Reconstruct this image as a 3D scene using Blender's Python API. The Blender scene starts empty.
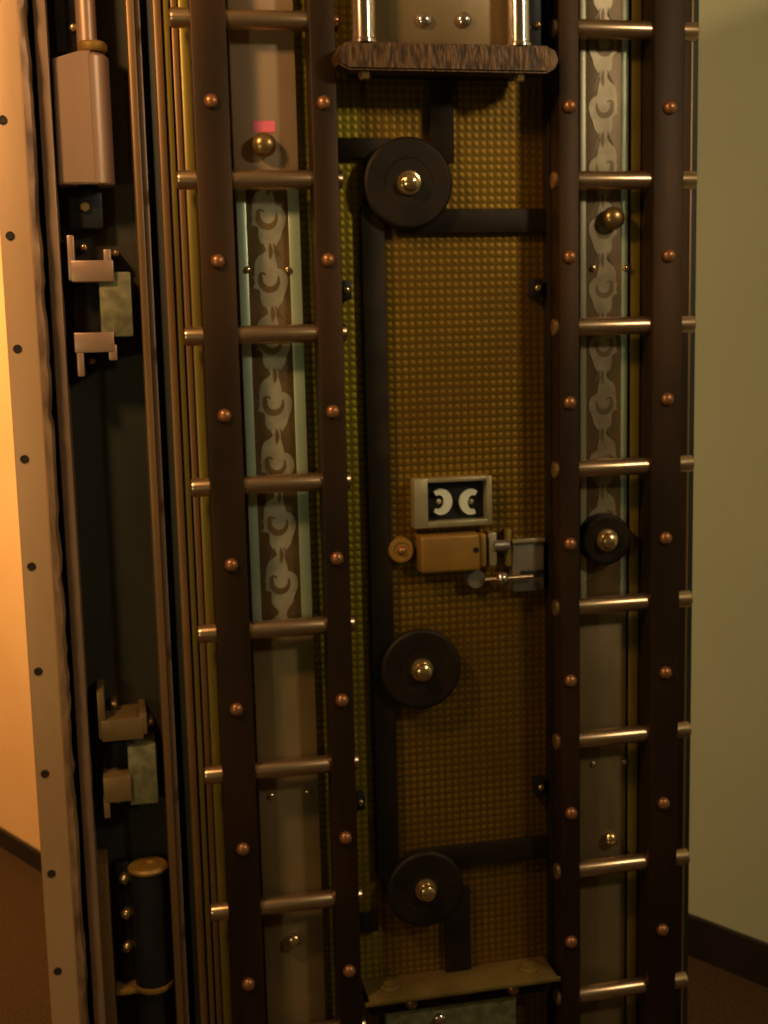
import bpy, bmesh, math, random
from mathutils import Vector, Matrix
random.seed(7)
PI = math.pi
COL = bpy.context.scene.collection

# ------------------------------------------------------------------ camera
F_PX, PIT, ROL, YAW, DIST = 1267.9, 0.14469, -0.02382, 0.21236, 1.7617
Fv = Vector((math.sin(YAW)*math.cos(PIT), math.cos(YAW)*math.cos(PIT), -math.sin(PIT)))
R0 = Vector((math.cos(YAW), -math.sin(YAW), 0)); U0 = R0.cross(Fv)
Rv = R0*math.cos(ROL)+U0*math.sin(ROL); Uv = -R0*math.sin(ROL)+U0*math.cos(ROL)
CP = Vector((0, -DIST, 1.5))
cd = bpy.data.cameras.new('camera'); cam = bpy.data.objects.new('camera', cd); COL.objects.link(cam)
cam.matrix_world = Matrix(((Rv.x, Uv.x, -Fv.x, CP.x), (Rv.y, Uv.y, -Fv.y, CP.y), (Rv.z, Uv.z, -Fv.z, CP.z), (0, 0, 0, 1)))
cd.sensor_fit = 'VERTICAL'; cd.sensor_height = 32; cd.lens = 32*F_PX/1024; cd.clip_start = .02
bpy.context.scene.camera = cam
cd.dof.use_dof = True; cd.dof.focus_distance = 1.38; cd.dof.aperture_fstop = 6.5

def at(px, py, Y=0.0):
    """where the sight line of a photo pixel meets the upright plane at depth Y of the door"""
    d = Fv+Rv*((px-384)/F_PX)-Uv*((py-512)/F_PX)
    p = CP+d*((Y-CP.y)/d.y)
    return p
def ax(px, py, Y=0.0): return at(px, py, Y).x
def az(px, py, Y=0.0): return at(px, py, Y).z

# ------------------------------------------------------------------ materials
def mat(name, c1, c2=None, metal=0.0, rough=0.5, scale=12, bump=0.0, stretch=(1, 1, 1), spec=0.5, mask=(.35, .65), detail=5):
    m = bpy.data.materials.new(name); m.use_nodes = True
    nt = m.node_tree; b = nt.nodes['Principled BSDF']
    b.inputs['Metallic'].default_value = metal; b.inputs['Roughness'].default_value = rough
    b.inputs['Specular IOR Level'].default_value = spec
    if c2 is None: c2 = tuple(v*.7 for v in c1)
    tc = nt.nodes.new('ShaderNodeTexCoord'); mp = nt.nodes.new('ShaderNodeMapping'); mp.inputs['Scale'].default_value = stretch
    nz = nt.nodes.new('ShaderNodeTexNoise'); nz.inputs['Scale'].default_value = scale; nz.inputs['Detail'].default_value = detail
    rp = nt.nodes.new('ShaderNodeValToRGB'); rp.color_ramp.elements[0].position = mask[0]; rp.color_ramp.elements[1].position = mask[1]
    rp.color_ramp.elements[0].color = (*c2, 1); rp.color_ramp.elements[1].color = (*c1, 1)
    L = nt.links.new
    L(tc.outputs['Object'], mp.inputs[0]); L(mp.outputs[0], nz.inputs['Vector']); L(nz.outputs['Fac'], rp.inputs[0]); L(rp.outputs[0], b.inputs['Base Color'])
    if bump:
        bp = nt.nodes.new('ShaderNodeBump'); bp.inputs['Strength'].default_value = bump; bp.inputs['Distance'].default_value = .004
        L(nz.outputs['Fac'], bp.inputs['Height']); L(bp.outputs[0], b.inputs['Normal'])
    return m

def mesh_mat(name, hi, lo, pitch=.0112, metal=.75, rough=.48):
    """engine-turned plate: a grid of small raised squares"""
    m = mat(name, hi, (hi[0]*.62, hi[1]*.55, hi[2]*.6), metal, rough, 5)
    nt = m.node_tree; L = nt.links.new; b = nt.nodes['Principled BSDF']
    rp = [n for n in nt.nodes if n.type == 'VALTORGB'][0]
    tc = [n for n in nt.nodes if n.type == 'TEX_COORD'][0]
    sep = nt.nodes.new('ShaderNodeSeparateXYZ'); L(tc.outputs['Object'], sep.inputs[0])
    def wave(sock):
        a = nt.nodes.new('ShaderNodeMath'); a.operation = 'MULTIPLY'; a.inputs[1].default_value = 2*PI/pitch; L(sock, a.inputs[0])
        s = nt.nodes.new('ShaderNodeMath'); s.operation = 'SINE'; L(a.outputs[0], s.inputs[0])
        t = nt.nodes.new('ShaderNodeMath'); t.operation = 'MULTIPLY_ADD'; t.inputs[1].default_value = .5; t.inputs[2].default_value = .5; L(s.outputs[0], t.inputs[0])
        return t.outputs[0]
    mn = nt.nodes.new('ShaderNodeMath'); mn.operation = 'MULTIPLY'
    L(wave(sep.outputs['X']), mn.inputs[0]); L(wave(sep.outputs['Z']), mn.inputs[1])
    mx = nt.nodes.new('ShaderNodeMix'); mx.data_type = 'RGBA'
    rr = nt.nodes.new('ShaderNodeValToRGB'); rr.color_ramp.elements[0].position = .04; rr.color_ramp.elements[1].position = .30
    L(mn.outputs[0], rr.inputs[0]); L(rr.outputs[0], mx.inputs['Factor'])
    mx.inputs['A'].default_value = (*lo, 1); L(rp.outputs[0], mx.inputs['B']); L(mx.outputs['Result'], b.inputs['Base Color'])
    bp = nt.nodes.new('ShaderNodeBump'); bp.inputs['Strength'].default_value = .45; bp.inputs['Distance'].default_value = .0012
    L(mn.outputs[0], bp.inputs['Height']); L(bp.outputs[0], b.inputs['Normal'])
    return m

M = {}
M['bronze'] = mat('bronze_dark', (.060, .029, .011), (.032, .018, .008), .65, .5, 14, .05, (1, 1, .3), spec=.3)
M['iron'] = mat('iron_dark', (.034, .022, .010), (.018, .012, .006), .6, .55, 18, .08, spec=.3)
M['slab'] = mat('slab_dark', (.042, .036, .016), (.020, .018, .009), .2, .6, 10, .08, (1, 1, .2))
M['black']    = mat('black_iron', (.014, .012, .010), (.008, .007, .006), .2, .5, 20)
M['rim'] = mat('rim_bronze', (.34, .17, .055), (.17, .09, .03), .4, .42, 8, .04, (1, 1, .15))
M['rimpale'] = mat('rim_pale', (.40, .23, .12), (.26, .15, .08), .3, .42, 9, .05, (1, 1, .15))
M['olive'] = mat('olive_brass', (.34, .24, .035), (.20, .13, .02), .4, .42, 9, .04, (1, 1, .15))
M['mesh'] = mesh_mat('engine_turned_brass', (.33, .18, .012), (.15, .08, .006))
M['meshlit'] = mesh_mat('engine_turned_lit', (.48, .37, .018), (.22, .17, .01))  # same brass as the centre sheet, the left strips' light put into the colour
M['steel'] = mat('bright_steel', (.66, .44, .25), (.44, .27, .14), .9, .27, 10, .02, (.2, 1, 1))
M['chrome']   = mat('polished_nickel', (.85, .72, .60), (.7, .56, .44), .95, .16, 8)
M['scrolldim'] = mat('dim_lit_scroll', (.40, .30, .16), (.28, .20, .10), .45, .38, 40, .04)  # the scroll metal with the right column's browner light put into its colour
M['plate'] = mat('nickel_plate', (.50, .44, .28), (.36, .30, .18), .45, .4, 14, .03, (1, 1, .3))
M['plateedge'] = mat('nickel_edge', (.58, .70, .48), (.46, .54, .36), .45, .34, 14, .02, (1, 1, .2))
M['engrave'] = mat('etched_field', (.21, .125, .045), (.14, .085, .030), .4, .42, 20, .05)
M['scroll'] = mat('polished_scroll', (.50, .44, .28), (.36, .31, .19), .45, .38, 40, .04)
M['platelow'] = mat('dull_plate', (.30, .20, .085), (.21, .14, .055), .45, .45, 12, .04, (1, 1, .4))
M['rivet'] = mat('copper_rivet', (.40, .17, .06), (.24, .10, .04), .6, .36, 20, .02)
M['brassbolt']= mat('brass_bolt', (.80, .56, .26), (.55, .36, .15), .9, .2, 30)
M['brass'] = mat('old_brass', (.36, .185, .028), (.25, .125, .02), .35, .5, 16, .06)
M['knurl'] = mat('engraved_bronze', (.15, .072, .02), (.055, .028, .010), .5, .45, 190, .25, (1, 1, .3), mask=(.38, .62), detail=1)
M['ledge'] = mat('dull_ledge_brass', (.22, .14, .035), (.13, .08, .02), .35, .5, 14, .05)
M['knob'] = mat('dark_brass_knob', (.42, .26, .09), (.28, .17, .06), .8, .3, 30)
M['cream'] = mat('cream_paint', (.62, .36, .165), (.48, .26, .11), .1, .5, 7, .06, (1, 1, .25))
M['worn'] = mat('worn_edge', (.44, .24, .11), (.16, .08, .035), .25, .42, 45, .3, (1, 1, .35), mask=(.36, .62))
M['pink'] = mat('pinkish_steel', (.46, .27, .165), (.36, .21, .125), .4, .36, 9, .02, (1, 1, .3))
M['green']    = mat('green_grey_casting', (.27, .23, .10), (.15, .12, .05), .3, .5, 60, .2)
M['silver']   = mat('silver_frame', (.50, .42, .24), (.36, .30, .16), .5, .4, 20)
M['white']    = mat('white_enamel', (.80, .80, .62), (.66, .66, .5), .1, .35, 30)
M['upperplate'] = mat('upper_nickel_plate', (.50, .33, .19), (.40, .26, .14), .4, .42, 12, .03, (1, 1, .4))
M['pinkshaded'] = mat('pinkish_steel_shaded', (.34, .20, .075), (.20, .12, .04), .4, .42, 9, .05)  # same metal as the upper bracket, its weaker light put into the colour
M['grey']     = mat('grey_steel', (.30, .25, .19), (.20, .165, .12), .55, .38, 20, .04)
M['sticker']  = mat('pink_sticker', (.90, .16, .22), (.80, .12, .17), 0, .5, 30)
M['wallwarm'] = mat('wall_warm_paint', (.84, .55, .27), (.78, .49, .235), 0, .7, 3, .02, spec=.2)
M['wallgrey'] = mat('wall_olive_paint', (.50, .57, .44), (.46, .53, .40), 0, .75, 2, .02, spec=.2)
M['base']     = mat('baseboard_black', (.020, .014, .010), (.012, .009, .007), 0, .45, 10)
M['carpet'] = mat('carpet_brown', (.095, .055, .024), (.05, .03, .013), 0, .95, 160, .5, spec=.1, detail=3)
M['ceil']     = mat('ceiling_paint', (.5, .46, .38), (.46, .42, .34), 0, .8, 3)
M['hole']     = mat('screw_dark', (.05, .028, .015), (.03, .018, .01), .4, .5, 40)

# ------------------------------------------------------------------ builders
class MB:
    def __init__(s): s.b = bmesh.new()
    def box(s, x0, x1, y0, y1, z0, z1, bev=0.0, seg=2):
        r = bmesh.ops.create_cube(s.b, size=1)
        for v in r['verts']:
            v.co = Vector(((x0+x1)/2+v.co.x*abs(x1-x0), (y0+y1)/2+v.co.y*abs(y1-y0), (z0+z1)/2+v.co.z*abs(z1-z0)))
        if bev:
            es = list({e for v in r['verts'] for e in v.link_edges})
            bmesh.ops.bevel(s.b, geom=es, offset=bev, segments=seg, affect='EDGES', profile=.5)
        return s
    def prism(s, pts, y0, y1, bev=0.0):
        """polygon in x,z pushed from y0 to y1 (y0 is nearer)"""
        a = [s.b.verts.new((x, y0, z)) for x, z in pts]; c = [s.b.verts.new((x, y1, z)) for x, z in pts]
        n = len(pts); f0 = s.b.faces.new(a); s.b.faces.new(c[::-1])
        for i in range(n): s.b.faces.new((a[i], c[i], c[(i+1) % n], a[(i+1) % n]))
        if bev: bmesh.ops.bevel(s.b, geom=list(f0.edges), offset=bev, segments=2, affect='EDGES')
        return s
    def lathe(s, prof, c, axis='-y', seg=28):
        """profile [(radius, distance along the axis)] turned about an axis through c"""
        c = Vector(c); A = {'-y': Vector((0, -1, 0)), 'x': Vector((1, 0, 0)), 'z': Vector((0, 0, 1))}[axis]
        e1 = Vector((0, 0, 1)) if axis != 'z' else Vector((1, 0, 0)); e2 = A.cross(e1)
        rings = []
        for r, h in prof:
            if r < 1e-6: rings.append([s.b.verts.new(c+A*h)])
            else: rings.append([s.b.verts.new(c+A*h+(e1*math.cos(2*PI*i/seg)+e2*math.sin(2*PI*i/seg))*r) for i in range(seg)])
        for p, q in zip(rings, rings[1:]):
            for i in range(seg):
                j = (i+1) % seg
                if len(p) == 1 and len(q) == 1: continue
                if len(p) == 1: s.b.faces.new((p[0], q[i], q[j]))
                elif len(q) == 1: s.b.faces.new((p[i], q[0], p[j]))
                else: s.b.faces.new((p[i], q[i], q[j], p[j]))
        if len(rings[0]) > 1: s.b.faces.new(rings[0][::-1])
        if len(rings[-1]) > 1: s.b.faces.new(rings[-1])
        return s
    def ribbon(s, pts, wid, y, th):
        """flat strap along a curve in x,z with its own width at each point"""
        n = len(pts); L = []; Rr = []
        for i, (x, z) in enumerate(pts):
            a = pts[max(i-1, 0)]; b = pts[min(i+1, n-1)]
            dx, dz = b[0]-a[0], b[1]-a[1]; l = math.hypot(dx, dz) or 1; nx, nz = -dz/l, dx/l
            w = wid[i]/2
            L.append([s.b.verts.new((x+nx*w, yy, z+nz*w)) for yy in (y-th, y)])
            Rr.append([s.b.verts.new((x-nx*w, yy, z-nz*w)) for yy in (y-th, y)])
        for i in range(n-1):
            s.b.faces.new((L[i][0], L[i+1][0], Rr[i+1][0], Rr[i][0])); s.b.faces.new((L[i][1], Rr[i][1], Rr[i+1][1], L[i+1][1]))
            s.b.faces.new((L[i][0], L[i][1], L[i+1][1], L[i+1][0])); s.b.faces.new((Rr[i][0], Rr[i+1][0], Rr[i+1][1], Rr[i][1]))
        s.b.faces.new((L[0][0], Rr[0][0], Rr[0][1], L[0][1])); s.b.faces.new((L[-1][0], L[-1][1], Rr[-1][1], Rr[-1][0]))
        return s
    def build(s, name, m, parent=None, smooth=True):
        o0 = origin(parent)
        bmesh.ops.recalc_face_normals(s.b, faces=s.b.faces)
        bmesh.ops.translate(s.b, verts=s.b.verts, vec=-o0)
        me = bpy.data.meshes.new(name); s.b.to_mesh(me); s.b.free()
        me.materials.append(M[m])
        if smooth:
            me.polygons.foreach_set('use_smooth', [True]*len(me.polygons)); me.set_sharp_from_angle(angle=math.radians(38))
        o = bpy.data.objects.new(name, me); COL.objects.link(o); o.parent = parent
        return o
def origin(p):
    v = Vector((0, 0, 0))
    while p is not None: v += p.location; p = p.parent
    return v
def place(me, name, pos, parent, label=None):
    """one more copy of a small fitting, as an object of its own"""
    o = bpy.data.objects.new(name, me); COL.objects.link(o); o.parent = parent; o.location = Vector(pos)-origin(parent)
    if label: o['label'] = label
    return o
def thing(name, label, cat, loc=(0, 0, 0), group=None):
    o = bpy.data.objects.new(name, None); COL.objects.link(o); o.location = loc; o.empty_display_size = .05
    o['label'] = label; o['category'] = cat
    if group: o['group'] = group
    return o
def struct(o): o['kind'] = 'structure'; return o
def proto(fn, m, smooth=True):
    b = MB(); fn(b); bmesh.ops.recalc_face_normals(b.b, faces=b.b.faces)
    me = bpy.data.meshes.new('fitting'); b.b.to_mesh(me); b.b.free(); me.materials.append(M[m])
    me.polygons.foreach_set('use_smooth', [True]*len(me.polygons)); me.set_sharp_from_angle(angle=math.radians(38))
    return me
def dome(r, h, n=7, base=0.0):
    p = [(r, 0)] if not base else [(r, 0), (r, base)]
    for i in range(1, n+1):
        a = i/n*PI/2; p.append((r*math.cos(a) if i < n else 0, base+h*math.sin(a)))
    return p

# ------------------------------------------------------------------ the setting
T = Vector((.5, -.866, 0)); N = Vector((-.866, -.5, 0))
def wall_seg(name, a, b, z0, z1, thick, m, back=None):
    """upright slab whose visible face runs from a to b, the thickness going behind it"""
    a = Vector((*a, 0)); b = Vector((*b, 0)); d = (b-a).normalized(); nb = back
    bm = MB(); vs = []
    for p in (a, b, b+nb*thick, a+nb*thick):
        vs.append((bm.b.verts.new((p.x, p.y, z0)), bm.b.verts.new((p.x, p.y, z1))))
    for i in range(4):
        j = (i+1) % 4; bm.b.faces.new((vs[i][0], vs[j][0], vs[j][1], vs[i][1]))
    bm.b.faces.new([v[0] for v in vs]); bm.b.faces.new([v[1] for v in vs])
    return struct(bm.build(name, m, None, False))
CEIL = 2.75
LA = (-.257-.5*3.2, 1.80+.866*3.2); LB = (.15, 1.095)
struct(MB().box(-3.2, 4.4, -3.7, 5.0, -.1, 0).build('floor', 'carpet', None, False))
struct(MB().box(-3.2, 4.4, -3.7, 5.0, CEIL, CEIL+.1).build('ceiling', 'ceil', None, False))
RA = (.905, 1.547); RB = (3.81, -3.48)
wall_seg('wall_left', LA, LB, 0, CEIL, .08, 'wallwarm', -N)
wall_seg('wall_back', (LB[0], LB[1]), (RA[0], RA[1]), 0, CEIL, .08, 'wallgrey', -T)
wall_seg('wall_right', RA, RB, 0, CEIL, .1, 'wallgrey', -N)
wall_seg('wall_front', (-2.9, -3.5), (3.8, -3.5), 0, CEIL, .1, 'wallgrey', Vector((0, -1, 0)))
wall_seg('wall_side', (-2.9, -3.5), (-2.9, 4.6), 0, CEIL, .1, 'wallwarm', Vector((-1, 0, 0)))
wall_seg('wall_far', (-2.9, 4.6), (LA[0], 4.6), 0, CEIL, .1, 'wallwarm', Vector((0, 1, 0)))
def off(p, k): return (p[0]+N.x*k, p[1]+N.y*k)
wall_seg('baseboard_left', off(LA, .012), off(LB, .012), 0, .055, .012, 'base', -N)
wall_seg('baseboard_right', off(RA, .014), off(RB, .014), 0, .10, .014, 'base', -N)

# ------------------------------------------------------------------ the cream riveted plate on the frame
ZT = 2.2
fr = thing('vault_frame_plate', 'cream upright frame plate with dark screws and chipped edge, left of the vault door', 'door frame', (ax(35, 512), .02, 0))
fx0, fx1, fx2 = ax(16, 480), ax(48, 480), ax(56, 480)
MB().box(fx0, fx1, .0, .05, 0, 2.5, .003).build('plate', 'cream', fr)
# worn edge bead with chipped outline
b = MB(); zz = 0.0; rows = []
while zz < 2.5:
    x = fx2+random.uniform(-.0028, .0012); rows.append([b.b.verts.new(q) for q in ((fx1-.001, -.002, zz), (x-.003, .001, zz), (x, .008+random.uniform(-.002, .002), zz), (x, .05, zz), (fx1-.001, .05, zz))]); zz += random.uniform(.010, .03)
for p, q in zip(rows, rows[1:]):
    for i in range(5): j = (i+1) % 5; b.b.faces.new((p[i], p[j], q[j], q[i]))
b.b.faces.new(rows[0]); b.b.faces.new(rows[-1])
o = b.build('worn_edge', 'worn', fr); o['label'] = 'chipped brownish edge of the cream plate'
MB().box(fx0+.01, fx2-.008, .05, .30, 0, 2.5).box(fx2-.0085, ax(40, 100, .10)-.0008, .19, .30, 0, 2.5).build('frame_web', 'slab', fr)  # second box closes the rear gap, added to block lamp light from behind
scr = proto(lambda q: q.lathe([(.0058, 0), (.0058, .0012), (.0045, .002), (.0045, .0016), (0, .0014)], (0, 0, 0), '-y', 18), 'hole')
for k in range(-4, 12):
    z = 1.777-.1469*k
    if z > .05: place(scr, 'screw', (-.1125, .0, z), fr)

# ------------------------------------------------------------------ vault door: slab, rims, panels
ZB = .10
def col(px, Y): return ax(px, 100, Y)      # upright edges, read off along one row
vd = thing('vault_door', 'huge dark bronze vault door standing open, brass inner face with bolt work', 'vault door', (.35, .2, ZB))
xr = col(699, .07)
MB().box(col(150, .07), xr, .07, .34, ZB, ZT, .004).build('slab', 'slab', vd)
MB().box(col(40, .10), col(150, .07)-.0005, .115, .34, ZB, ZT).build('hinge_channel', 'slab', vd)
MB().box(col(38, .03), col(51, .03), .03, .115, ZB, ZT, .003).build('edge_rim', 'rimpale', vd)
MB().box(col(131, .03), col(139, .03), .045, .115, ZB, ZT, .002).build('inner_rim', 'rim', vd)
MB().box(col(139.3, .03), col(145, .03), .055, .115, ZB, ZT, .002).build('inner_rim', 'rimpale', vd)
MB().box(col(145.3, .05), col(158, .05), .095, .115, ZB, ZT).build('groove_plate', 'black', vd)
MB().box(col(157, .055), col(165, .055), .048, .07, ZB, ZT, .002).build('step_rib', 'rim', vd)
MB().box(col(166, .055), col(173, .055), .054, .07, ZB, ZT, .002).build('step_rib', 'olive', vd)
MB().box(col(174.5, .06), col(181, .06), .058, .07, ZB, ZT, .002).build('step_rib', 'rim', vd)
MB().box(col(182, .06), col(192, .06), .056, .07, ZB, ZT, .003).build('brass_bead', 'olive', vd)
# engine-turned sheets
P = .066
MB().box(col(193, P), col(303, P)+.02, P, .07, ZB+.03, ZT-.03).build('brass_sheet', 'meshlit', vd)
MB().box(col(311, P), col(361, P), P, .07, ZB+.03, ZT-.03).build('brass_sheet', 'meshlit', vd)
MB().box(col(361.5, P), col(545, P), P, .07, ZB+.03, ZT-.03).build('brass_sheet', 'mesh', vd)
MB().box(col(546, .05), col(560, .05), .045, .07, ZB, ZT, .003).build('panel_frame', 'iron', vd)
MB().box(col(632, .05), col(642, .05), .052, .07, ZB, ZT, .002).build('step_rib', 'olive', vd)
MB().box(col(643, .05), col(690, .05), .045, .07, ZB, ZT, .002).build('side_panel', 'bronze', vd)
MB().box(col(690.5, .05), col(693.2, .05), .05, .07, ZB, ZT, .001).build('step_rib', 'rim', vd)

small = proto(lambda q: q.lathe(dome(.0052, .003, 5, .001), (0, 0, 0), '-y', 18), 'brassbolt')
knobL = proto(lambda q: q.lathe([(.012, 0), (.012, .003), (.016, .006), (.0172, .012), (.0160, .018), (.012, .023), (.006, .0255), (0, .026)], (0, 0, 0)), 'knob')
knobS = proto(lambda q: q.lathe([(.009, 0), (.009, .003), (.011, .006), (.0118, .010), (.0095, .014), (.005, .0165), (0, .017)], (0, 0, 0)), 'brassbolt')

def scroll(parent, mt, xc, z0, z1, hw, unit, y, flip=1):
    """bright vine down the middle of the plate, with darker etched curls lying in it"""
    R = hw; lo = MB(); dk = MB()
    n = int((z1-z0)/.002); pts = []; wd = []
    zc0 = z1-unit*.45
    for i in range(n+1):
        z = z1-(z1-z0)*i/n; t = (zc0-z)/unit
        k = (math.cos(2*PI*t)+1)/2
        pts.append((xc+flip*R*(.14*math.sin(2*PI*t)+.07*math.sin(4*PI*t+1)), z))
        wd.append(R*(.62+1.22*k**.8+.16*math.cos(6*PI*t)))
    lo.ribbon(pts, wd, y, .0009)
    z = zc0
    while z > z0+unit*.3:
        q = []; w_ = []
        for i in range(30):                 # hook: eye at upper left, round under, broad end at upper right
            t = i/29
            if t < .3: a = PI*(.15+t/.3*.95); r = R*.20; cx, cz = xc-flip*R*.36, z+R*.30; x_, z_ = cx+flip*r*math.cos(a+PI*.1), cz+r*math.sin(a)
            else:
                u = (t-.3)/.7; a = PI*(1.02+u*1.05); r = R*(.56-.06*u); x_, z_ = xc+flip*r*math.cos(a), z+r*1.05*math.sin(a)+R*.25*(1-u)*.6+R*.2*u*u
            q.append((x_, z_)); w_.append(R*(.10+.34*max(0, math.sin(min(1, t*1.02)*PI))**1.2*(.5+.6*t)))
        dk.ribbon(q, w_, y, .0013)
        q = [(xc+flip*R*(.05+.05*math.sin(t*3)), z+unit*(.36+.26*t)) for t in [i/9 for i in range(10)]]
        dk.ribbon(q, [R*(.04+.22*math.sin(i/9*PI)) for i in range(10)], y, .0012)
        for sg in (1, -1):                  # nicks that part the leaves from the vine
            q = [(xc+sg*R*(.26+.42*t**1.3), z+unit*(.62-.22*t)) for t in [i/9 for i in range(10)]]
            dk.ribbon(q, [R*(.03+.13*math.sin(i/9*PI)) for i in range(10)], y, .0011+.0001*sg)
            q = [(xc+sg*R*(.98-.16*math.sin(t*PI)), z+R*(.35-.7*t)) for t in [i/7 for i in range(8)]]
            lo.ribbon(q, [R*(.03+.10*math.sin(i/7*PI)) for i in range(8)], y, .0007)
        z -= unit
    lo.build('scroll_ornament', mt, parent); dk.build('etched_curl', 'engrave', parent)

YP = .050
# left column plate
xl, xrr = ax(233, 145, YP), ax(298, 145, YP)
def zrow(py, px, Y=YP): return az(px, py, Y)
plates = []
za, zbm, zc = 2.16, zrow(186, 268), zrow(632, 280)
p1 = MB().box(xl, xrr, YP, .07, zbm, za, .002).build('upper_plate', 'upperplate', vd); p1['label'] = 'plain upper plate with a brass knob'
p2 = MB().box(xl, xrr, YP, .07, zc, zbm-.002, .002).build('engraved_plate', 'engrave', vd); p2['label'] = 'silvery engraved plate with scroll pattern, left column'
p3 = MB().box(xl, xrr, YP, .07, ZB+.05, zc-.002, .002).build('lower_plate', 'platelow', vd); p3['label'] = 'plain dull lower plate'
wE = (xrr-xl)
MB().box(xl+.001, xl+wE*.16, YP-.002, YP+.001, zc+.002, zbm-.004, .0012).build('border_band', 'plateedge', p2)
MB().box(xrr-wE*.19, xrr-.001, YP-.002, YP+.001, zc+.002, zbm-.004, .0012).build('border_band', 'plateedge', p2)
scroll(p2, 'scroll', xl+wE*.49, zc+.004, zbm-.006, wE*.27, .0870, YP)
place(knobL, 'knob', (ax(263, 146, YP), YP, az(263, 146, YP)), p1)
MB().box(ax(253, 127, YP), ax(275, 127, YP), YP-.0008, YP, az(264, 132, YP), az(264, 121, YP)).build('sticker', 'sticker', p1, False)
for px, py in ((247, 270), (288, 270)): place(small, 'screw', (ax(px, py, YP), YP-.002, az(px, py, YP)), p2)
for px, py in ((271, 796), (308, 792)): place(small, 'screw', (ax(px, py, YP), YP, az(px, py, YP)), p3)
place(knobS, 'knob', (ax(293, 938, YP), YP, az(293, 938, YP)), p3)
# right column plate
xl, xrr = ax(579, 250, YP), ax(634, 250, YP); xm = ax(628, 250, YP); wE = xm-xl
zq = az(607, 600, YP)
q2 = MB().box(xl, xm, YP, .07, zq, za, .002).build('engraved_plate', 'engrave', vd); q2['label'] = 'brownish engraved plate with scroll pattern, right column'
q3 = MB().box(xl, xm, YP, .07, ZB+.05, zq-.002, .002).build('lower_plate', 'platelow', vd); q3['label'] = 'plain dull lower plate'
MB().box(xl+.001, xl+wE*.14, YP-.002, YP+.001, zq+.002, za-.01, .0012).build('border_band', 'plate', q2)
MB().box(xm-wE*.14, xm-.001, YP-.002, YP+.001, zq+.002, za-.01, .0012).build('border_band', 'plateedge', q2)
scroll(q2, 'scrolldim', xl+wE*.50, zq+.10, za-.05, wE*.29, .0870, YP, -1)
place(knobL, 'knob', (ax(610, 219, YP), YP, az(610, 219, YP)), q2)
place(knobS, 'knob', (ax(609, 837, YP), YP, az(609, 837, YP)), q3)
for px, py in ((593, 268), (628-3, 268)): place(small, 'screw', (ax(px, py, YP), YP-.002, az(px, py, YP)), q2)
for px, py in ((593, 764), (625, 762)): place(small, 'screw', (ax(px, py, YP), YP, az(px, py, YP)), q3)
# four small square guide lugs with a screw
for px, py in ((346, 290), (538, 288), (360, 803), (541, 788)):
    c = at(px, py, .045)
    g = MB().box(c.x-.0085, c.x+.0085, .047, P, c.z-.0135, c.z+.0135, .0015).build('guide_lug', 'black', vd)
    place(small, 'screw', (c.x+.001, .047, c.z), g)

# ------------------------------------------------------------------ the two bolt carriages
S = .21; ZBAR = 1.9137; ZRIV = 1.8040; YC = .018; RB_ = .0132
def bolt_mesh(x0, x1):
    r = RB_; L = x1-x0
    return proto(lambda q: q.lathe([(0, 0), (r-.003, 0), (r-.001, .001), (r, .004), (r, L-.004), (r-.001, L-.001), (r-.003, L), (0, L)], (0, 0, 0), 'x', 32), 'steel')
rivm = proto(lambda q: q.lathe(dome(.0098, .0075, 7, .0015), (0, 0, 0), '-y', 24), 'rivet')
def carriage(label, xs, x0, x1, n):
    t = thing('bolt_carriage', label, 'bolt work', ((xs[0][0]+xs[-1][1])/2, .03, ZB+.06))
    for a, c in xs:
        p = MB().box(a, c, 0, .036, ZB+.06, 2.14, .0025).build('carrier_bar', 'bronze', t)
        for k in range(-1, 8):
            z = ZRIV-k*S
            if z > ZB+.1: place(rivm, 'rivet', ((a+c)/2+random.uniform(-.001, .001), .0, z), p)
    me = bolt_mesh(x0, x1)
    for k in range(-1, 9):
        z = ZBAR-k*S
        if ZB+.1 < z < 2.13: place(me, 'locking_bolt', (x0, YC, z), t)
    return t
carriage('dark bronze bolt carriage with two uprights crossed by bolts, over the silvery engraved plate',
         [(ax(193, 97), ax(229, 97)), (ax(311, 97), ax(337, 97))], ax(177, 182, YC), ax(342, 182, YC), 7)
carriage('dark bronze bolt carriage with two uprights and steel bolts, beside the green-grey wall',
         [(ax(559, 97), ax(579.5, 97)), (ax(654, 97), ax(685, 97))], ax(552.5, 330, YC), ax(694.8, 183, YC), 8)

PG = P-.0004
# ------------------------------------------------------------------ crank discs and link bars
axle = proto(lambda q: q.lathe([(.0175, 0), (.0175, .003), (.0165, .005), (.0125, .006), (.0125, .012), (.011, .017), (.0065, .020), (0, .0205)], (0, 0, 0)), 'brassbolt')
slot = proto(lambda q: q.lathe([(.0105, 0), (.0105, .002), (.0085, .0028), (0, .003)], (0, 0, 0)), 'black')
def disc(px, py, rpx, label, yf=.034, yb=.050):
    c = at(px, py, yf); r = rpx*(c.y-CP.y)/F_PX*1.03
    t = thing('crank_disc', label, 'disc', (c.x, yb, c.z), 'dark crank discs of the bolt work')
    MB().lathe([(r-.001, 0), (r, .002), (r, yb-yf-.003), (r-.0022, yb-yf-.0008), (r-.0040, yb-yf), (r-.0060, yb-yf), (r*.55+.002, yb-yf), (r*.55, yb-yf), (r*.54, yb-yf-.001), (r*.50, yb-yf-.001), (0, yb-yf-.001)], (c.x, yb, c.z), '-y', 64).build('disc_plate', 'iron', t)
    place(axle, 'axle_bolt', (c.x, yf+.001, c.z), t)
    return c, r
c1, r1 = disc(409, 183, 44, 'dark round crank disc with a shiny brass centre bolt, just below the time lock')
c2, r2 = disc(422, 670, 42, 'dark round crank disc with a brass centre bolt, below the brass lock case')
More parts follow.
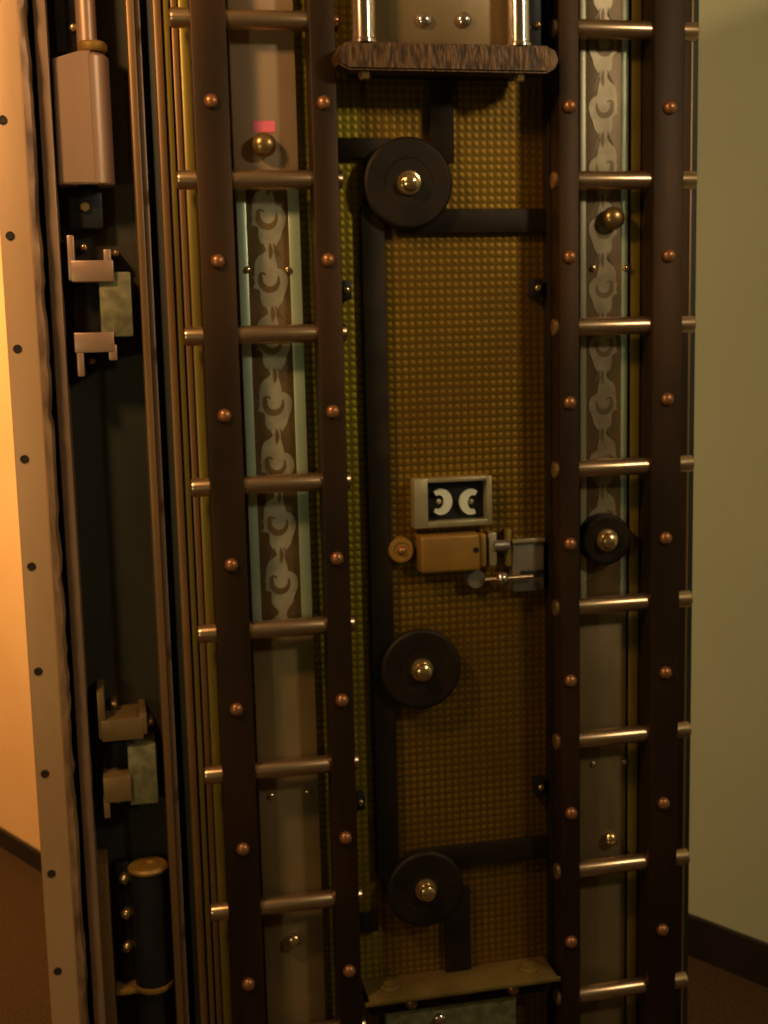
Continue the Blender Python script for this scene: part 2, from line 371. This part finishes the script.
c3, r3 = disc(426, 890, 41, 'dark round crank disc with a brass centre bolt, lowest one just above the brass ledge')
c4, r4 = disc(607, 540, 27, 'small dark crank disc with a bright centre bolt between the right carriage uprights', .024, .0475)
def link(x0, x1, z0, z1, label, y0=.052, y1=.060, m='iron'):
    o = MB().box(x0, x1, y0, y1, z0, z1, .0012).build('link_bar', m)
    o['label'] = label; o['category'] = 'link bar'; o['group'] = 'flat dark link bars between the crank discs'
    # put the origin at the bar's own foot
    v = Vector(((x0+x1)/2, y1, z0)); o.data.transform(Matrix.Translation(-v)); o.location = v
    return o
YL = .056; w = .034
xd0 = ax(365, 400, YL); xd1 = ax(388, 400, YL)
link(xd0, xd1, c3.z+.02, c1.z-.03, 'long upright dark link bar running down from the top crank disc to the lowest one')
link(col(337, YL), c1.x-.02, az(350, 159, YL), az(350, 138, YL), 'short level dark link bar from the top crank disc to the left uprights', y0=.0525, y1=.059)
link(ax(429, 110, YL), ax(453, 110, YL), c1.z+.03, 2.10, 'upright dark link bar rising from the top crank disc to the time lock')
link(xd1+.02, ax(551, 222, YL), az(480, 233, YL), az(480, 209, YL), 'level dark link bar from the top crank disc to the right uprights')
link(xd1+.02, ax(552, 850, YL), az(510, 861, YL), az(510, 839, YL), 'level dark link bar from the lowest crank disc to the right uprights')
link(col(337, YL), xd0-.001, az(377, 930, YL), az(377, 911, YL), 'short level dark link bar left of the lowest crank disc')
link(ax(445, 930, YL), ax(470, 930, YL), az(455, 985, YL), c3.z-.012, 'short upright dark link bar from the lowest crank disc down to the brass ledge')

# ------------------------------------------------------------------ time lock at the top
tl = thing('time_lock', 'time lock housing with two polished posts on an engraved bronze shelf, atop the door', 'time lock', (.45, .0, az(447, 71, -.03)))
yf = -.035
x0, x1 = ax(336, 56, yf), ax(559, 56, yf); z0, z1 = az(447, 71, yf), az(447, 43, yf)
e = .017
zm0 = (z0+z1)/2
MB().prism([(x0+e, z0), (x1-e, z0), (x1-.004, z0+.007), (x1, zm0), (x1-.004, z1-.007), (x1-e, z1), (x0+e, z1), (x0+.004, z1-.007), (x0, zm0), (x0+.004, z0+.007)], yf, -.0006, .003).build('shelf', 'knurl', tl)
MB().box(x0+.03, x1-.03, -.0006, .0500, z0+.004, z1-.004, .001).build('shelf_bracket', 'iron', tl)
for px in (364, 519):
    c = at(px, 43, -.018); r = .0160
    MB().lathe([(r+.0022, 0), (r+.0022, .004), (r, .006), (r, .20), (r+.003, .203), (r+.003, .215), (r-.004, .222), (0, .224)], (c.x, -.018, z1), 'z', 36).build('polished_post', 'chrome', tl)
    MB().lathe([(0, -.010), (.007, -.010), (.009, -.006), (.009, 0)], (c.x, -.018, z0), 'z', 6).build('post_nut', 'brassbolt', tl)
cx0, cx1 = ax(374, 20, .0), ax(512, 20, .0)
hs = MB().box(cx0, cx1, .005, .0500, z1+.0005, z1+.205, .003).build('housing', 'platelow', tl); hs['label'] = 'brown metal housing plate with two round screws'
ts = proto(lambda q: q.lathe(dome(.0105, .007, 6, .003), (0, 0, 0), '-y', 24), 'chrome')
for px in (424, 464): c = at(px, 20, .003); place(ts, 'screw', (c.x, .005, c.z), hs)
MB().box(ax(530, 20, .02), ax(543, 20, .02), .025, .0656, z1+.0005, z1+.19, .003).build('side_block', 'black', tl)
ey = proto(lambda q: q.lathe(dome(.006, .005, 5, .002), (0, 0, 0), '-y', 18), 'brassbolt')
place(ey, 'screw', (ax(540, 25, .025)-.004, .025, az(553, 25, .02)), tl)

# ------------------------------------------------------------------ combination lock group
YF = .030
cl = thing('lock_case', 'brass rectangular lock case under a silver window with two white rosettes, centre of the panel', 'lock', (ax(452, 551, YF), PG, az(452, 576, YF)))
a, bq = at(421, 575, YF), at(481, 533, YF)
o = MB().box(a.x, bq.x, YF, PG, a.z, bq.z, .006, 3).build('case', 'brass', cl)
MB().lathe([(.0045, 0), (.0045, .0006), (0, .0007)], (ax(476, 550, YF), YF, az(476, 550, YF)), '-y', 16).build('keyhole', 'black', cl)
MB().box(bq.x+.001, ax(488, 551, YF), YF+.008, PG, a.z+.005, bq.z-.003, .002).build('end_plate', 'brass', cl)
# window frame with a real opening
a, bq = at(415, 529, .04), at(492, 476, .04); t0 = .0145
i0, i1, j0, j1 = at(427, 0, .04).x, at(489, 0, .04).x, az(452, 521, .04), az(452, 482, .04)
i0, i1 = ax(428, 500, .04), ax(487, 500, .04)
b = MB()
b.box(a.x, i0, .04, PG, a.z, bq.z, .001); b.box(i1, bq.x, .04, PG, a.z, bq.z, .001)
b.box(i0-.0005, i1+.0005, .0402, PG, a.z, j0, .001); b.box(i0-.0005, i1+.0005, .0402, PG, j1, bq.z, .001)
wf = b.build('window_frame', 'silver', cl); wf['label'] = 'silvery rectangular window frame'
MB().box(i0, i1, .059, PG, j0, j1).build('window_back', 'black', cl)
for px, a0, a1 in ((440, 125, -128), (472, 58, 292)):
    c = at(px, 502, .05); b = MB()
    pts = []; wd = []
    for i in range(22):                     # fat white crescent
        t = i/21; an = math.radians(a0+(a1-a0)*t)
        pts.append((c.x+.0128*math.cos(an), c.z+.0150*math.sin(an))); wd.append(.0040+.0085*math.sin(min(1, .12+t*.8)*PI))
    b.ribbon(pts, wd, .0560, .006)
    b.build('white_crescent', 'white', cl)
    MB().lathe(dome(.0045, .003, 5, .002), (c.x, .0585, c.z), '-y', 16).build('dial_hub', 'silver', cl)
# brass washer on the left
c = at(402, 551, .045)
wb = thing('brass_boss', 'round brass boss with a centre screw, left of the brass lock case', 'boss', (c.x, PG, c.z))
MB().lathe([(.0195, 0), (.0195, .016), (.0175, .019), (.013, .0195), (.012, .018), (0, .018)], (c.x, PG, c.z), '-y', 36).build('boss', 'brass', wb)
MB().lathe(dome(.006, .004, 5, .003), (c.x, P-.018, c.z), '-y', 18).build('screw', 'rivet', wb)
# steel slide and rod on the right
c = at(531, 563, .045)
st = thing('steel_latch_block', 'grey steel latch block beside the right uprights, right of the brass lock case', 'latch', (c.x, PG, c.z))
a, bq = at(513, 592, .045), at(544, 538, .045)
MB().box(a.x, bq.x, .045, PG, a.z, bq.z, .002).build('block', 'grey', st)
MB().box(a.x-.001, bq.x, .040, .045, bq.z-.005, bq.z+.001, .001).build('top_lip', 'silver', st)
MB().box(a.x+.012, bq.x, .0405, .045, az(530, 574, .045), az(530, 570, .045), .001).build('cover_line', 'black', st)
zr = az(503, 578, .04)
MB().lathe([(.0038, 0), (.0038, .075)], (ax(484, 578, .04), .036, zr), 'x', 20).build('rod', 'steel', st)
MB().lathe([(0, -.0105)]+[(.0105*math.cos(t*PI/10), .0105*math.sin(t*PI/10)) for t in range(-4, 5)]+[(0, .0105)], (ax(502, 577, .036), .036, zr), 'x', 24).build('ball', 'chrome', st)
MB().lathe([(.0145, 0), (.0145, .020), (.013, .022), (0, .022)], (ax(477, 580, .04), PG, az(477, 580, .04)), '-y', 32).build('round_end', 'grey', st)
MB().box(ax(489, 545, .045), ax(497, 545, .045), .045, PG, az(490, 566, .045), az(490, 533, .045), .002).build('slide', 'silver', st)
MB().lathe([(.0085, 0), (.0085, .022), (.0075, .024)], (ax(494, 546, .045), .046, az(494, 546, .045)), 'x', 24).build('cylinder', 'grey', st)
MB().box(ax(507, 545, .045), ax(511.5, 545, .045), .045, PG, az(509, 566, .045), az(509, 530, .045), .001).build('slide', 'olive', st)

# ------------------------------------------------------------------ brass ledge at the bottom
yl = -.005
lz = az(460, 993, yl)
lg = thing('brass_ledge', 'brass ledge across the bottom of the panel with knobs under its front edge', 'ledge', (.48, PG, lz-.02))
x0, x1 = ax(365, 993, yl), ax(561, 972, yl)
MB().box(x0, x1, yl, -.001, lz-.004, lz+.004, .002).build('front_lip', 'ledge', lg)
MB().box(ax(361, 993, .05)+.004, ax(545, 972, .06)-.001, -.0011, PG, lz-.004, lz+.004, .001).build('shelf', 'ledge', lg)
for k, px in enumerate((390, 528)):
    cc = at(px, 985 if k == 0 else 968, .03)
    MB().lathe([(.016, 0), (.016, .003), (.010, .005), (.010, .008), (0, .009)], (cc.x, .03, lz+.0039), 'z', 24).build('top_screw', 'ledge', lg)
for px, py in ((412, 1003), (514, 990)):
    cc = at(px, py, .012)
    MB().lathe(dome(.010, .009, 6, .006), (cc.x, .022, lz-.017), '-y', 24).build('knob', 'rivet', lg)
MB().box(x0+.012, ax(545, 972, .06)-.002, .022, PG, lz-.034, lz-.0045, .002).build('front_rail', 'iron', lg)
cc = at(440, 1020, .03)
MB().box(x0+.04, x1-.06, .035, PG, cc.z-.10, lz-.036, .003).build('lower_block', 'green', lg)
place(ts, 'screw', (cc.x, .035, cc.z), lg)

# ------------------------------------------------------------------ hinge hardware in the left channel
def vx(px, py, Y): return ax(px, py, Y)
YH = .1146
# upper hinge barrel
hx = ax(81, 120, .05)
uh = thing('hinge_barrel', 'pinkish bright steel hinge barrel with flat leaf, top of the left channel', 'hinge', (hx, YH, az(80, 185, .05)))
zt, zb_ = az(75, 50, .05), az(85, 184, .05)
cyx = ax(92, 120, .06); rr = .0265
MB().lathe([(rr-.002, 0), (rr, .002), (rr, zt-zb_-.006), (rr-.006, zt-zb_)], (cyx, .075, zb_), 'z', 44).build('barrel', 'pink', uh)
zl = az(60, 58, .045)
MB().prism([(ax(53.5, 100, .045), zb_), (cyx+.002, zb_), (cyx+.002, zt), (ax(78, 48, .045), zt-.001), (ax(53, 60, .045)-.001, zl)], .0478, .110, .002).build('leaf', 'pink', uh)
MB().lathe([(.0135, 0), (.0135, .30)], (ax(86, 24, .07), .075, zt), 'z', 32).build('pin', 'pink', uh)
MB().lathe([(.018, 0), (.020, .003), (.020, .010), (.017, .013)], (ax(92, 46, .07), .068, zt+.001), 'z', 32).build('collar', 'brass', uh)
MB().box(ax(55, 20, .08), ax(76, 20, .08), .085, YH, zt+.004, zt+.22, .002).build('pin_block', 'black', uh)
place(ey, 'screw', (ax(73, 28, .085), .085, az(73, 28, .085)), uh)
# screw block under the barrel
c = at(85, 207, .085)
sb = thing('screw_block', 'small black square block with a brass screw, below the pinkish hinge barrel', 'block', (c.x, YH, c.z-.027))
MB().box(ax(68, 207, .085), ax(103, 207, .085), .085, YH, az(85, 229, .085), az(85, 188, .085), .004).build('block', 'black', sb)
MB().lathe([(.008, 0), (.008, .004), (.0065, .006), (0, .0065)], (c.x, .085, c.z), '-y', 6).build('screw', 'brassbolt', sb)

def bracket(label, pts, arm_m):
    """latch bracket: two forked arms above and below a cast box"""
    (ux0, uy0, ux1, uy1), (lx0, ly0, lx1, ly1), (bx0, by0, bx1, by1), pr = pts
    Y0 = .055; c = at((bx0+bx1)/2, by1, Y0)
    t = thing('latch_bracket', label, 'bracket', (c.x, YH, az(lx0, ly1, Y0)), 'forked latch brackets in the left channel')
    def bx(nm, px0, py0, px1, py1, ya, yb, m, bev=.0018):
        p = at((px0+px1)/2, (py0+py1)/2, ya)
        s = (ya-CP.y)/F_PX*1.02
        w_, h_ = (px1-px0)*s, (py1-py0)*s
        return MB().box(p.x-w_/2, p.x+w_/2, ya, yb, p.z-h_/2, p.z+h_/2, min(bev, w_*.3, h_*.3)).build(nm, m, t)
    bx('arm', ux0, uy0, ux1, uy1, .040, YH, arm_m); bx('arm', lx0, ly0, lx1, ly1, .040, YH, arm_m)
    for q in pr['prong']: bx('prong', *q, .041, YH, arm_m)
    bx('cast_box', bx0, by0, bx1, by1, .048, YH, 'green', .003)
    bx('back_block', ux0+2, uy1+1, bx0-1, ly0-1, .085, YH, 'black')
    for q in pr['screw']:
        p = at(*q, .085); MB().lathe(dome(.0055, .006, 5, .030), (p.x, YH, p.z), '-y', 14).build('screw', 'brassbolt', t)
bracket('pinkish forked latch bracket with green-grey cast box, just below the black screw block',
        ((73, 261, 112, 281), (76, 333, 113, 352), (101, 274, 131, 335),
         dict(prong=[(68, 237, 74.5, 279), (104, 250, 111, 270), (77.5, 350, 84, 376), (109, 345, 117, 360)], screw=[(84, 247), (116, 253), (92, 361)])), 'pink')
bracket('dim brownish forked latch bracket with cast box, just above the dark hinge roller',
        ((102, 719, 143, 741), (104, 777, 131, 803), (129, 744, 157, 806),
         dict(prong=[(98, 692, 105, 740), (140, 713, 147, 735), (104, 798, 110, 819)], screw=[(114, 704), (150, 722), (118, 800)])), 'pinkshaded')
# bottom roller hinge
c = at(153, 930, .06)
lh = thing('hinge_roller', 'dark upright hinge roller between brass collars, bottom of the left channel', 'hinge', (c.x, YH, az(150, 1000, .06)))
zt, zb_ = az(153, 878, .05), az(153, 990, .05); r = .0270; c.x -= .0025
MB().lathe([(r, 0), (r, zt-zb_)], (c.x, .080, zb_), 'z', 44).build('roller', 'black', lh)
MB().lathe([(r-.004, 0), (r+.002, .002), (r+.003, .006), (r, .010), (r*.5, .010), (r*.45, .006), (0, .006)], (c.x, .080, zt), 'z', 44).build('collar', 'brass', lh)
MB().lathe([(r-.006, -.010), (r+.001, -.009), (r+.003, -.004), (r+.002, -.0005)], (c.x, .080, zb_), 'z', 44).build('collar', 'brass', lh)
MB().lathe([(r*.8, 0), (r*.8, .30)], (c.x+.002, .085, zb_-.311), 'z', 36).build('lower_pin', 'black', lh)
MB().box(ax(119, 930, .09), ax(133, 930, .09), .095, YH, zb_-.004, zt+.010, .002).build('side_plate', 'black', lh)
MB().box(ax(116, 990, .07), c.x-.02, .07, YH, zb_-.014, zb_-.005, .002).build('foot_plate', 'brass', lh)
for px, py in ((125, 880), (127, 915), (128, 948)):
    p = at(px, py, .085); MB().lathe(dome(.0095, .010, 6, .004), (p.x, .095, p.z), '-y', 20).build('bolt', 'brassbolt', lh)
# rail closing the lower channel
MB().box(ax(97, 920, .06), ax(111, 920, .06), .055, YH-.0003, ZB, az(110, 862, .06), .003).build('channel_rail', 'rim', vd)

# ------------------------------------------------------------------ light
def area(name, loc, target, size, power, color, shape='DISK'):
    l = bpy.data.lights.new(name, 'AREA'); l.shape = shape; l.size = size; l.energy = power; l.color = color
    o = bpy.data.objects.new(name, l); COL.objects.link(o); o.location = loc
    o.rotation_euler = (Vector(target)-Vector(loc)).to_track_quat('-Z', 'Y').to_euler(); return o
area('ceiling_lamp', (-.55, -.75, 2.36), (.2, .0, 1.5), .18, 13, (1, .60, .27))
area('wall_lamp', (-1.35, 1.1, 1.9), (-.35, 2.0, 1.2), .3, 36, (1, .56, .20))
area('hall_lamp', (1.9, -2.0, 2.6), (1.6, .2, 1.5), .3, 17, (1, .86, .62))
area('added_side_fill', (-1.1, -1.7, 1.25), (.3, 0, 1.5), .16, 3.2, (.95, 1, .58))  # unseen fill light, added for bar highlights and a greenish cast
w = bpy.data.worlds.new('world'); bpy.context.scene.world = w; w.use_nodes = True
w.node_tree.nodes['Background'].inputs[0].default_value = (.5, .4, .25, 1); w.node_tree.nodes['Background'].inputs[1].default_value = .03
sc = bpy.context.scene
sc.view_settings.view_transform = 'Standard'; sc.view_settings.look = 'None'; sc.view_settings.gamma = 1; sc.view_settings.exposure = 0.0
sc.view_settings.use_curve_mapping = False
